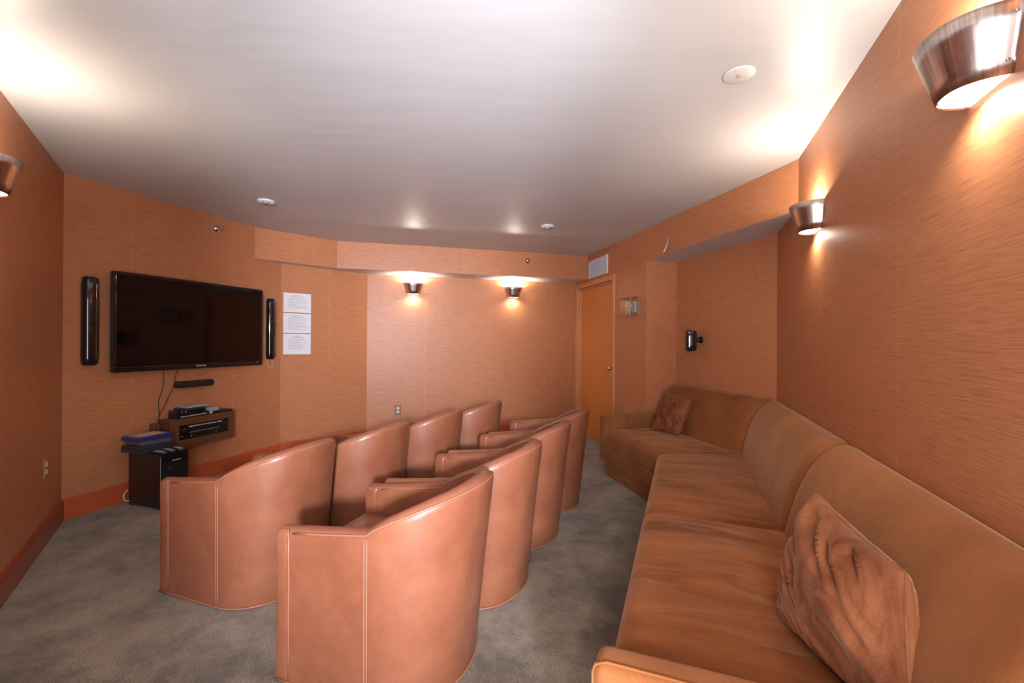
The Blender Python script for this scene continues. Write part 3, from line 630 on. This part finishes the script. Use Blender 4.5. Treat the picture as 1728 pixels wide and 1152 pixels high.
# ------------------------------------------------------------------ barrel chairs
def outline(w, Lb, a, n1=5, n2=18, xtaper=0):
    pts = []                                            # right arm front -> back -> left arm front ; chair front at y=0, back at y=Lb
    for k in range(n1): pts.append((w-xtaper*(1-k/n1), a*k/n1))
    for k in range(n2+1):
        p = PI/2*k/n2; pts.append((w*math.cos(p)**.92 if k < n2 else 0, a+(Lb-a)*math.sin(p)**.96))
    return pts+[(-x, y) for x, y in pts[:-1][::-1]]
AN, BN = 5, 18
def chair_h(i, n):
    k = min(i, n-1-i)
    if k <= AN: return .556+.048*(k/AN)**1.2
    t = (k-AN)/BN; return .604+.136*math.sin(PI*t/2)**.75
def make_chair():
    root = empty('barrel_chair', (0, 0, 0))
    bot = outline(.290, .640, .398, AN, BN); top = outline(.298, .722, .400, AN, BN, .004); n = len(bot)
    def pt(i, z, off):
        t = z/.75; x = bot[i][0]+(top[i][0]-bot[i][0])*t; y = bot[i][1]+(top[i][1]-bot[i][1])*t
        j0, j1 = max(i-1, 0), min(i+1, n-1); dx, dy = top[j1][0]-top[j0][0], top[j1][1]-top[j0][1]; l = math.hypot(dx, dy)
        return Vector((x-dy/l*off, y+dx/l*off, z))
    bm = bmesh.new(); rows = []
    for i in range(n):
        h = chair_h(i, n); T = .070; r = []
        for z in (.006, .12, .25, .38, .50): r.append(pt(i, min(z, h-.03), 0))
        puff = .006
        r += [pt(i, h-.034, -.002), pt(i, h-.022, -.001), pt(i, h-.010, .004), pt(i, h-.003, .012), pt(i, h+.003, .023), pt(i, h+.005, .036), pt(i, h+.001, .050), pt(i, h-.007, .062), pt(i, h-.022, T+.001), pt(i, h-.05, T+.003), pt(i, .45, T+.003), pt(i, .30, T), pt(i, .20, T)]
        rows.append([bm.verts.new(p) for p in r])
    for a, b_ in zip(rows, rows[1:]):
        for k in range(len(a)-1): bm.faces.new((a[k], b_[k], b_[k+1], a[k+1]))
        bm.faces.new((a[-1], b_[-1], b_[0], a[0]))
    bm.faces.new(rows[0]); bm.faces.new(rows[-1][::-1])
    # soft pull wrinkles
    for v in bm.verts: v.co += Vector((1, 1, 0))*(.0035*noise.noise(v.co*7)) + Vector((0, 0, .002*noise.noise(v.co*11)))
    auto(obj('shell', bm, M['leather'], root), 60)
    # rounded arm fronts
    for s in (1, -1):
        i = 0; bm = bmesh.new(); box(bm, -.001, .076, -.016, .058,   .004, .556, bev=.021, seg=4)
        for v in bm.verts:
            t = v.co.z/.75; wx = .290+(.295-.290)*t
            v.co.x = s*(wx+.002-v.co.x); v.co.y += .008
            v.co.z += .004*max(0, v.co.y)/.05*(v.co.z > .3)
        auto(obj('arm_front', bm, M['leather'], root), 60)
    def strip(name, pts, r, mat): return obj(name, tube(bmesh.new(), pts, r, 6), mat, root, True)
    bm = bmesh.new(); tube(bm, [pt(i, chair_h(i, n)-.012, .003) for i in range(1, n-1)], .0042, 6); obj('outer_welt', bm, M['leather_dk'], root, True)
    bm = bmesh.new(); tube(bm, [pt(i, chair_h(i, n)-.012, .066) for i in range(1, n-1)], .0040, 6); obj('inner_welt', bm, M['leather_dk'], root, True)
    bm = bmesh.new(); tube(bm, [pt(i, .007, -.0025) for i in range(0, n)], .0045, 6); obj('base_welt', bm, M['leather_dk'], root, True)
    for i0 in (AN, n-1-AN):
        bm = bmesh.new(); d = 1
        for off in (-.0055, .0055):
            pts = []
            for k in range(15):
                z = .012+(chair_h(i0, n)-.035)*k/14; p = pt(i0, z, -.0012); p.y += off; pts.append(p)
            tube(bm, pts, .0013, 5)
        obj('double_seam', bm, M['stitch'], root, True)
    for s in (1, -1):
        bm = bmesh.new(); tube(bm, [Vector((s*(.2905+.006*(z/.75)+.0020), .064, z)) for z in (.012, .15, .3, .45, .565)], .0028, 6); obj('arm_welt', bm, M['leather_dk'], root, True)
    # seat cushion
    ins = outline(.290-.075, .640-.075, .38, AN, BN); bm = bmesh.new(); L_ = []
    cx, cy = 0, .27
    poly = [(x, y+.0) for x, y in ins]
    for z, k in ((.205, .97), (.235, 1.0), (.40, 1.0), (.43, .97), (.447, .88), (.455, .6)):
        L_.append([bm.verts.new((cx+(x-cx)*k, cy+(y-cy)*k, z)) for x, y in poly])
    for a, b_ in zip(L_, L_[1:]):
        for k in range(len(a)): bm.faces.new((a[k], a[(k+1) % len(a)], b_[(k+1) % len(a)], b_[k]))
    bm.faces.new(L_[0][::-1]); bm.faces.new(L_[-1]); auto(obj('seat_cushion', bm, M['leather'], root), 50)
    obj('front_rail', B(-.19, .19, .012, .05, .02, .215, bev=.008), M['leather'], root)
    obj('underframe', B(-.17, .17, .06, .42, .0, .20), M['matte'], root)
    return root
ch = make_chair()
def chair_rot(bx, by): return math.atan2(by, bx)-PI/2        # local +y (towards the chair's back) -> (bx,by)
# (middle of the chair's front, direction front->back, label); back rows are given by the top rim's rear point
r2 = (math.cos(math.radians(-19.5)), math.sin(math.radians(-19.5))); ro = (-.768, 1.906)
def ax(x, y, deg): c = (math.cos(math.radians(deg)), math.sin(math.radians(deg))); return (x-c[0]*.735, y-c[1]*.735), c
spots = [(*ax(-.952, 2.219, -20), 'front row chair nearest the camera, beside the subwoofer end'),
         (*ax(-.672, 2.752, -20.5), 'front row chair second from the camera'),
         (*ax(-.382, 3.285, -21), 'front row chair third from the camera'),
         (*ax(-.095, 3.815, -21.5), 'front row chair farthest from the camera, by the far wall'),
         (ro, r2, 'back row chair nearest the camera, biggest in view'),
         ((ro[0]+.233, ro[1]+.572), r2, 'back row chair second from the camera'),
         ((ro[0]+.460, ro[1]+1.160), r2, 'back row chair third from the camera'),
         ((ro[0]+.684, ro[1]+1.735), r2, 'back row chair farthest from the camera, closest to the door')]
for k, (ap, dr, lb) in enumerate(spots):
    c = ch if k == 0 else copy_tree(ch)
    l = math.hypot(*dr); d = (dr[0]/l, dr[1]/l)
    c.location = (ap[0], ap[1], 0); c.rotation_euler = (0, 0, chair_rot(*d))
    props(c, 'tan leather barrel chair, '+lb, 'chair', 'tan leather barrel chairs in two rows')

# ------------------------------------------------------------------ sectional sofa (world coordinates, shifted to its root)
SR = Vector((1.2, 2.6, 0))
sofa = empty('sectional_sofa', SR, 0, 'long rust brown velvet sectional sofa bent along the right wall and alcove', 'sofa')
def spart(name, bm, mat, smooth=None, sub=0):
    for v in bm.verts: v.co -= SR
    o = obj(name, bm, mat, sofa)
    if smooth: auto(o, smooth)
    return o
tA = (AC-AB).normalized(); nA = V2(tA.y, -tA.x)     # alcove wing: a along from AB, d into room
nR = V2(-tR.y, tR.x)                                # right wall wing: u along tR from R0, d into room
if nR.x > 0: nR = -nR
def qa(a, d): p = AB+tA*a+nA*d; return Vector((p.x, p.y))
def qr(u, d): p = R0+tR*u+nR*d; return Vector((p.x, p.y))
def mitre(d):
    A0, B0 = qa(0, d), qr(0, d); # intersect A0+tA s , B0+tR t
    den = tA.x*(-tR.y)+tR.x*tA.y; dx, dy = B0.x-A0.x, B0.y-A0.y
    s = (dx*(-tR.y)+tR.x*dy)/den; return A0+tA*s
FR = .857; BK = .262
a_in, u_in, uj = .135, -.795, .405
def roundsteps(r, n=5): return [(r*(1-math.sin(PI/2*k/n)), r*(1-math.cos(PI/2*k/n))) for k in range(n, 0, -1)]
def cushion(name, q, z0, z1, rs, crown, mat, wr=0, seed=0, ns=30, nt=30):
    """q = front0, front1, back1, back0 (2D); rs = radii (front, end1, back, end0)"""
    f0, f1, b1, b0 = q; Ls = ((f1-f0).length+(b1-b0).length)/2; Lt = ((b0-f0).length+(b1-f1).length)/2
    def params(ra, rb, Ln, n):
        out = [(i/Ln, d) for i, d in [(ra*(1-math.cos(PI/2*k/5)), ra*(1-math.sin(PI/2*k/5))) for k in range(6)]]
        out += [((ra+(Ln-ra-rb)*k/n)/Ln, 0) for k in range(1, n)]
        out += [(1-i/Ln, d) for i, d in [(rb*(1-math.cos(PI/2*k/5)), rb*(1-math.sin(PI/2*k/5))) for k in range(6)]][::-1]
        return out
    S_, T_ = params(rs[3], rs[1], Ls, ns), params(rs[0], rs[2], Lt, nt)
    bm = bmesh.new(); G = []
    for s, ds in S_:
        row = []
        for t, dt in T_:
            p = (f0*(1-s)+f1*s)*(1-t)+(b0*(1-s)+b1*s)*t
            z = z1-max(ds, dt)-.35*min(ds, dt)+crown*(math.sin(PI*s)*math.sin(PI*t))**.6 if 0 < s < 1 and 0 < t < 1 else z1-max(ds, dt)-.35*min(ds, dt)
            if wr:
                e = min(1, 8*min(s, 1-s))*min(1, 8*min(t, 1-t))
                wv = noise.noise(Vector((s*9+seed, t*1.6+.4*math.sin(s*5), seed)))
                z += wr*e*(abs(wv)**.8*-1.0+.35)
            row.append(bm.verts.new((p.x, p.y, z)))
        G.append(row)
    for i in range(len(S_)-1):
        for j in range(len(T_)-1): bm.faces.new((G[i][j], G[i][j+1], G[i+1][j+1], G[i+1][j]))
    loop = [G[i][0] for i in range(len(S_))]+[G[-1][j] for j in range(1, len(T_))]+[G[i][-1] for i in range(len(S_)-2, -1, -1)]+[G[0][j] for j in range(len(T_)-2, 0, -1)]
    cen = (f0+f1+b0+b1)/4; lows = []
    for z, k in ((z0+.02, 0), (z0+.005, .006), (z0, .02)):
        lr = []
        for v in loop:
            d = (cen-Vector((v.co.x, v.co.y))).normalized(); lr.append(bm.verts.new((v.co.x+d.x*k, v.co.y+d.y*k, z)))
        prev = lows[-1] if lows else loop
        for k2 in range(len(loop)): bm.faces.new((prev[k2], prev[(k2+1) % len(loop)], lr[(k2+1) % len(loop)], lr[k2]))
        lows.append(lr)
    bm.faces.new(lows[-1])
    return spart(name, bm, mat, 60)
g = .008
mf, mb, mw = mitre(FR), mitre(BK), mitre(0)
cushion('seat_cushion', (qa(a_in+g, FR+.004), mf-tA*g*3, mb-tA*g, qa(a_in+g, BK)), .25, .425, (.055, .02, .01, .02), .014, M['base'], .016, 3)
cushion('seat_cushion', (mf-tR*g*3, qr(uj+g, FR+.004), qr(uj+g, BK), mb-tR*g), .25, .425, (.06, .065, .01, .02), .022, M['seat'], .012, 11)
cushion('seat_cushion', (qr(uj-g, FR+.004), qr(u_in+g, FR+.004), qr(u_in+g, BK), qr(uj-g, BK)), .25, .436, (.06, .02, .01, .032), .020, M['seat'], .030, 5, 60, 44)
# wrapped base panels and plinths, one per seat
def slab(name, poly, z0, z1, mat):
    bm = bmesh.new(); lo = [bm.verts.new((p.x, p.y, z0)) for p in poly]; hi = [bm.verts.new((p.x, p.y, z1)) for p in poly]
    bm.faces.new(lo[::-1]); bm.faces.new(hi)
    for i in range(len(poly)): bm.faces.new((lo[i], lo[(i+1) % len(poly)], hi[(i+1) % len(poly)], hi[i]))
    bmesh.ops.bevel(bm, geom=list(bm.edges), offset=.006, segments=2, profile=.5, affect='EDGES')
    return spart(name, bm, mat)
for (za, zb, ins, nm) in ((.121, .248, 0, 'base_panel'), (.001, .119, .006, 'plinth')):
    m1, m2 = mitre(FR-ins), mitre(.03)
    slab(nm, [qa(a_in-.01, FR-ins), m1-tA*.002, m2-tA*.002, qa(a_in-.01, .03)], za, zb, M['base'])
    slab(nm, [m1-tR*.002, qr(uj+.001, FR-ins), qr(uj+.001, .03), m2-tR*.002], za, zb, M['base'])
    slab(nm, [qr(uj-.001, FR-ins), qr(u_in-.01, FR-ins), qr(u_in-.01, .03), qr(uj-.001, .03)], za, zb, M['base'])
# backrests
BP = [(.272, .36), (.270, .43), (.250, .53), (.226, .62), (.192, .705), (.155, .765), (.118, .805), (.078, .832), (.045, .838), (.020, .828), (.010, .80), (.010, .60), (.010, .36)]
def backrest(ends, mat, e0=1, e1=1):
    """ends: two functions d -> 2D point"""
    A_, B_ = ends; bm = bmesh.new(); rows = []
    Ln = (A_(.15)-B_(.15)).length
    st = [0, .004, .012, .026, .05, .09]+[.09+(Ln-.18)*k/16 for k in range(1, 16)]+[Ln-.09, Ln-.05, Ln-.026, Ln-.012, Ln-.004, Ln]
    cz, cd = .62, .11
    for s in st:
        de = min(s*1.0 if e0 else 9, (Ln-s) if e1 else 9); r = .05
        k = 0 if de >= r else 1-math.sqrt(max(0, 1-(1-de/r)**2)); sh = .050*k
        f = s/Ln; row = []
        for d, z in BP:
            dd, zz = d, z
            if d > .012: vx, vz = d-cd, z-cz; l = math.hypot(vx, vz)+1e-6; dd = max(.011, d-vx/l*sh); zz = z-(vz/l*sh if vz > 0 else 0)
            cr = .008*math.sin(PI*f)
            if d > .08: dd += cr
            p = A_(dd)*(1-f)+B_(dd)*f; row.append(bm.verts.new((p.x, p.y, zz+.002*noise.noise(Vector((p.x*4, p.y*4, z*3))))))
        rows.append(row)
    n = len(BP)
    for a, b_ in zip(rows, rows[1:]):
        for k in range(n): bm.faces.new((a[k], a[(k+1) % n], b_[(k+1) % n], b_[k]))
    bm.faces.new(rows[0]); bm.faces.new(rows[-1][::-1])
    return spart('backrest', bm, mat, 55)
backrest((lambda d: qa(.04, d), lambda d: mitre(d)-tA*.006), M['back'])
backrest((lambda d: mitre(d)-tR*.006, lambda d: qr(uj+.006, d)), M['back'])
backrest((lambda d: qr(uj-.006, d), lambda d: qr(u_in-.10, d)), M['back'])
# arms (rounded slabs, raised off the floor)
def arm(p_in, along, nrm, z0, z1, th=.098):
    bm = bmesh.new(); box(bm, 0, th, .012, FR+.008, z0, z1, bev=.028, seg=4)
    for v in bm.verts:
        p = p_in+along*v.co.x+nrm*v.co.y; v.co.x, v.co.y = p.x, p.y
    spart('armrest', bm, M['base'], 60)
arm(qa(a_in, 0), -tA, nA, .125, .560); arm(qr(u_in, 0), -tR, nR, .125, .560)
def armpipe(p_in, along, nrm, th=.098):
    bm = bmesh.new(); pts = [(d, .562) for d in [.30+(FR-.32)*k/10 for k in range(11)]]+[(FR+.004, .552), (FR+.010, .535), (FR+.010, .15)]
    tube(bm, [Vector(((p_in+along*(th-.022)+nrm*d).x, (p_in+along*(th-.022)+nrm*d).y, z-.002)) for d, z in pts], .0035, 6); spart('arm_piping', bm, M['back'], 60)
armpipe(qr(u_in, 0), -tR, nR); armpipe(qa(a_in, 0), -tA, nA)

# throw pillows, from their corner points: top-left, top-right, bottom-right, bottom-left
def pillow(name, TL, TR, BR, BL, th, label, seed):
    TL, TR, BR, BL = map(Vector, (TL, TR, BR, BL)); cen = (TL+TR+BR+BL)/4
    nrm = ((TR-TL).cross(BL-TL)).normalized()
    root = empty(name, (cen.x, cen.y, min(BL.z, BR.z)), 0, label, 'pillow', 'velvet throw pillows'); o0 = root.location.copy()
    n = 56; bm = bmesh.new()
    def P(u, v, side):
        # pinch the sides inwards between the corners
        uu = u*(1-.07*(1-v*v)); vv = v*(1-.07*(1-u*u)); a, b_ = (uu+1)/2, (vv+1)/2
        p = (TL*(1-a)+TR*a)*(1-b_)+(BL*(1-a)+BR*a)*b_
        e = max(0, (1-u*u)*(1-v*v)); t = th/2*e**.42
        rr = math.hypot(u, v)
        q = Vector((u*1.5+seed, v*1.5, seed))
        wrk = noise.noise(Vector(((u+v)*.9+seed, (v-u*.8)*3.6, seed*2.)))*.62+noise.noise(Vector(((u-v)*5.5+seed, (v+u)*1.2, 4+seed)))*.26
        edge = min(1, 5*e)*(.35+.65*min(1, rr*1.2))
        t += edge*.032*(-abs(wrk)*2+.30)
        return p+nrm*side*max(0, t)-o0
    rim = {}
    for side in (1, -1):
        G = [[None]*(n+1) for _ in range(n+1)]
        for i in range(n+1):
            for j in range(n+1):
                u, v = math.sin((2*i/n-1)*PI/2), math.sin((2*j/n-1)*PI/2)
                onrim = i in (0, n) or j in (0, n)
                if onrim:
                    if (i, j) not in rim: rim[(i, j)] = bm.verts.new(P(u, v, 0))
                    G[i][j] = rim[(i, j)]
                else: G[i][j] = bm.verts.new(P(u, v, side))
        for i in range(n):
            for j in range(n): bm.faces.new((G[i][j], G[i+1][j], G[i+1][j+1], G[i][j+1]))
    lp = [rim[(i, 0)] for i in range(n+1)]+[rim[(n, j)] for j in range(1, n+1)]+[rim[(i, n)] for i in range(n-1, -1, -1)]+[rim[(0, j)] for j in range(n-1, -1, -1)]
    pts = [v.co.copy() for v in lp]
    auto(obj('cover', bm, M['pillow'], root), 80)
    obj('seam_piping', tube(bmesh.new(), pts, .0028, 5), M['pillow'], root, True)
pillow('throw_pillow', (.930, 1.345, .800), (.845, .945, .765), (.800, .865, .450), (.800, 1.305, .440), .20, 'large rust velvet pillow leaning on the sofa back nearest the camera', 1.3)
pillow('throw_pillow', (1.445, 4.17, .790), (1.625, 3.925, .770), (1.460, 3.855, .430), (1.300, 4.120, .440), .13, 'small rust velvet pillow beside the far sofa arm in the alcove', 5.1)
